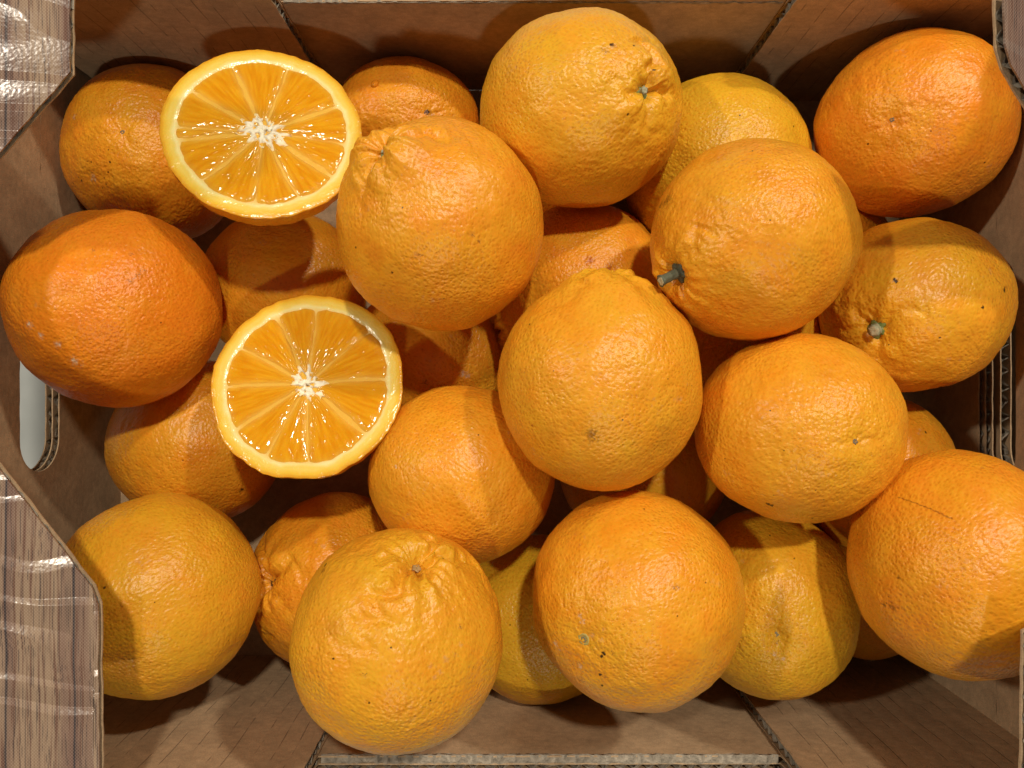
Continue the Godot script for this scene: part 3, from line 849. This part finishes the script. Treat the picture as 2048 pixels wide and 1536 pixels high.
func wood_print(sd: int, flip: bool) -> StandardMaterial3D:
	var w := 512
	var h := 1024
	var im := Image.create_empty(w, h, false, Image.FORMAT_RGB8)
	var g1 := fn(FastNoiseLite.TYPE_SIMPLEX_SMOOTH, 1.0, 81 + sd, 3)
	var g2 := fn(FastNoiseLite.TYPE_SIMPLEX_SMOOTH, 1.0, 83 + sd, 1)
	var relief := PackedByteArray()
	relief.resize(w * h)
	var seams := [18.0, 47.0, 79.0, 101.0, 122.0]
	for y in h:
		var mz := y * 0.25
		for x in w:
			var mx := x * 0.25
			var bend := 0.9 * g1.get_noise_2d(mz * 0.02, mx * 0.015 + 7.0)
			var gx := mx + bend
			var band := g1.get_noise_2d(gx * 0.09, mz * 0.004)
			var fine := g1.get_noise_2d(gx * 0.75, mz * 0.012)
			var hair := g1.get_noise_2d(gx * 1.9, mz * 0.02 + 50.0)
			var c := Color(0.40, 0.295, 0.255).lerp(Color(0.55, 0.455, 0.365), smoothstep(-0.5, 0.5, band))
			c = c.lerp(Color(0.30, 0.18, 0.14), smoothstep(0.05, 0.5, fine) * 0.8)
			c = c.lerp(Color(0.16, 0.12, 0.12), smoothstep(0.2, 0.55, hair) * 0.7)
			for s in seams:
				c = c.lerp(Color(0.09, 0.09, 0.12), exp(-pow((mx + bend * 0.6 - s) / 0.28, 2.0)) * 0.95)
			# print screen
			var dots := sin(mx * TAU / 1.0) * sin(mz * TAU / 1.0)
			c = c.lerp(Color(0.84, 0.78, 0.73), clampf(0.18 + 0.27 * dots, 0.0, 1.0))
			im.set_pixel(x, y, c)
			# film puckered over the flutes: ripples across the board
			var t := fposmod(mz / 11.5 + 0.9 * g2.get_noise_2d(mz * 0.03, 5.0) + 0.35 * g2.get_noise_2d(mx * 0.02, mz * 0.02 + 60.0) + 0.012 * mx, 1.0)
			if flip: t = 1.0 - t
			var saw := t / 0.74 if t < 0.74 else 1.0 - (t - 0.74) / 0.26
			var much := clampf(0.72 + 0.6 * g2.get_noise_2d(mx * 0.022, mz * 0.055 + 30.0), 0.0, 1.0)
			var cr := g1.get_noise_2d(mx * 0.5, mz * 0.8 + 90.0)
			relief[y * w + x] = int(clampf(0.08 + 0.8 * saw * much + 0.022 * cr, 0.0, 1.0) * 255.0)
	var m := StandardMaterial3D.new()
	m.resource_name = "glossy_wood_print"
	m.albedo_texture = ImageTexture.create_from_image(im)
	m.uv1_scale = Vector3(0.5, 0.25, 1.0)
	m.roughness = 0.23
	m.metallic_specular = 0.65
	m.heightmap_enabled = true
	m.heightmap_texture = grey(relief, w, h)
	m.heightmap_scale = 0.155
	return m


func pv(list: Array) -> PackedVector2Array:
	var out := PackedVector2Array()
	for p in list: out.append(Vector2(p[0], p[1]))
	return out


# a plane: x axis, y axis and the way its thickness grows, in the scene's axes
func plane(o: Vector3, x: Vector3, y: Vector3) -> Transform3D:
	return Transform3D(Basis(x, y, x.cross(y)), o * 0.001)


func arc(c: Vector2, r: float, from: float, to: float, n: int) -> Array:
	var out := []
	for k in n + 1:
		var a := deg_to_rad(lerpf(from, to, k / float(n)))
		out.append([c.x + r * cos(a), c.y + r * sin(a)])
	return out


func make_box() -> void:
	var box := Node3D.new()
	box.name = "cardboard_box"
	tag(box, "open brown corrugated fruit box with wood-print flaps, full of oranges", "box")
	add_child(box)
	var up := Vector3(0, 1, 0)
	# floor
	panel("floor_panel", box, plane(Vector3(0, 2.0, 0), Vector3(1, 0, 0), Vector3(0, 0, -1)), pv([[-211, -148], [211, -148], [211, 154], [-211, 154]]), 5.0, 1, kraft, [], 1)
	# end walls, each in two pieces that meet at the middle of the handle hole; x of the plane runs along the wall
	for side in [-1, 1]:
		var inner := -205.0 if side < 0 else 203.0
		var hole_y := 76.0 if side < 0 else 88.0
		var hr := 14.0 if side < 0 else 12.5
		var zc := -10.0 if side < 0 else -6.0
		var reach := 34.0
		var at := plane(Vector3(inner, 0, 0), Vector3(0, 0, 1), up) if side < 0 else plane(Vector3(inner, 0, 0), Vector3(0, 0, -1), up)
		var sgn := 1.0 if side < 0 else -1.0
		# plane z = x cross y: for side -1 it points to -x (outwards); for side 1 to +x (outwards)
		var zs := [-154.0, 148.0] if side < 0 else [-148.0, 154.0]
		var z0: float = zs[0]
		var z1: float = zs[1]
		var lowp := [[z0, 7.0], [z1, 7.0], [z1, hole_y]] + arc(Vector2(zc * sgn + reach, hole_y), hr, 0, -90, 8) + arc(Vector2(zc * sgn - reach, hole_y), hr, -90, -180, 8) + [[z0, hole_y]]
		var topp := [[z0, hole_y]] + arc(Vector2(zc * sgn - reach, hole_y), hr, 180, 90, 8) + arc(Vector2(zc * sgn + reach, hole_y), hr, 90, 0, 8) + [[z1, hole_y], [z1, 172.5], [z0, 172.5]]
		var se := range(3, 20)
		var st := range(1, 18)
		var wall := panel("end_wall", box, at, pv(lowp), 6.5, 2, kraft, se, 11 + side)
		var more := panel("upper_board", wall, at, pv(topp), 6.5, 2, kraft, st, 14 + side)
		more.name = "upper_board"
		if side > 0:
			var at2 := at
			at2.origin.x += 0.0095
			panel("outer_board", wall, at2, pv(lowp), 5.0, 1, kraft, se, 21)
	# long walls: cut lower in the middle
	for side in [-1, 1]:
		var z := -154.0 if side < 0 else 148.0
		var at := plane(Vector3(0, 0, z), Vector3(-1, 0, 0), up) if side < 0 else plane(Vector3(0, 0, z), Vector3(1, 0, 0), up)
		# plane z points outwards on both sides
		var l := -110.0 if side < 0 else -77.0
		var r := 93.0 if side < 0 else 107.0
		var cy := 100.5 if side < 0 else 104.0
		var hi := 128.0
		var pts := [[-211, 7.2], [211, 7.2], [211, hi], [r + 4, hi], [r, cy + 0.0], [l, cy + (0.6 if side > 0 else 3.0)], [l - 4, hi], [-211, hi]]
		var wall_ := panel("long_wall", box, at, pv(pts), 6.5, 2, kraft, [3, 4, 5], 31 + side)
		var lip := at
		lip.origin -= at.basis.z * 0.0004
		var rim_st := SurfaceTool.new()
		rim_st.begin(Mesh.PRIMITIVE_TRIANGLES)
		rim_st.set_smooth_group(-1)
		slab(rim_st, ragged(pv([[l + 1, cy - 0.6], [r - 1, cy - 0.6], [r - 1, cy + 0.4], [l + 1, cy + 0.4]]), 1.6, 0.5, 47 + side), lip, 0.0, 3.4)
		rim_st.generate_normals()
		put("rim_edge", rim_st.commit(), kraft_edge, wall_)
		# corner flaps glued to its inside
		var at2 := at
		at2.origin -= at.basis.z * 0.0058
		panel("corner_flap", box, at2, pv([[-203.5, 7.4], [l, 7.4], [l, hi + 2.0], [-203.5, hi + 2.0]]), 5.2, 1, kraft_lined, [1, 2], 41 + side)
		panel("corner_flap", box, at2, pv([[r, 7.4], [203.5, 7.4], [203.5, hi + 2.0], [r, hi + 2.0]]), 5.2, 1, kraft_lined, [2, 3], 51 + side)
	# flaps folded inwards from the end walls, wood print on top, cut away over the handle
	var flat_up := plane(Vector3(0, 172.8, 0), Vector3(1, 0, 0), Vector3(0, 0, -1))
	var wood := wood_print(0, false)
	var wood2 := wood_print(5, true)
	var lf := [[-211.5, 122], [-135.2, 122], [-135.2, 95.5], [-157.9, 69.6], [-162.2, 66.5], [-191.2, 64.0], [-194.2, 60.0], [-194.2, 12.0], [-190.2, 4.0], [-157.9, -24.6], [-128.7, -62.0], [-126.7, -67.5], [-126.2, -126], [-211.5, -126]]
	panel("top_flap", box, flat_up, pv(lf), 2.8, 1, kraft, [0, 1, 2, 3, 4, 5, 6, 7, 8, 9, 10], 61, wood)
	# the right one has sprung up a little
	var raised := plane(Vector3(205, 173, 0) - Vector3(0.371, 0.928, 0) * 3.4, Vector3(-0.928, 0.371, 0), Vector3(0, 0, 1))
	var rf := [[-4, -107], [76.5, -107], [76.0, -93], [73.5, -87.5], [63.5, -77.6], [14, -63], [8, -56], [8, 50], [14, 57], [65.0, 69.3], [66.0, 118], [-4, 118]]
	panel("top_flap", box, raised, pv(rf), 3.4, 1, kraft, range(1, 10), 62, wood2)


func make_neighbour() -> void:
	var box := Node3D.new()
	box.name = "cardboard_crate"
	tag(box, "dark brown cardboard crate standing close outside the right handle hole", "crate")
	add_child(box)
	box.position = Vector3(0.325, 0, 0)
	var up := Vector3(0, 1, 0)
	for side in [-1, 1]:
		panel("side_wall", box, plane(Vector3(side * 95.0, 0, 0), Vector3(0, 0, side * 1.0), up), pv([[-150, 1], [150, 1], [150, 165], [-150, 165]]), 4.0, 1, kraft, [2], 71)
		panel("end_wall", box, plane(Vector3(0, 0, side * 146.0), Vector3(side * 1.0, 0, 0), up), pv([[-94, 1], [94, 1], [94, 160], [-94, 160]]), 4.0, 1, kraft, [2], 72)
	panel("floor_panel", box, plane(Vector3(0, 1.5, 0), Vector3(1, 0, 0), Vector3(0, 0, -1)), pv([[-93, -145], [93, -145], [93, 145], [-93, 145]]), 4.0, 1, kraft, [], 73)
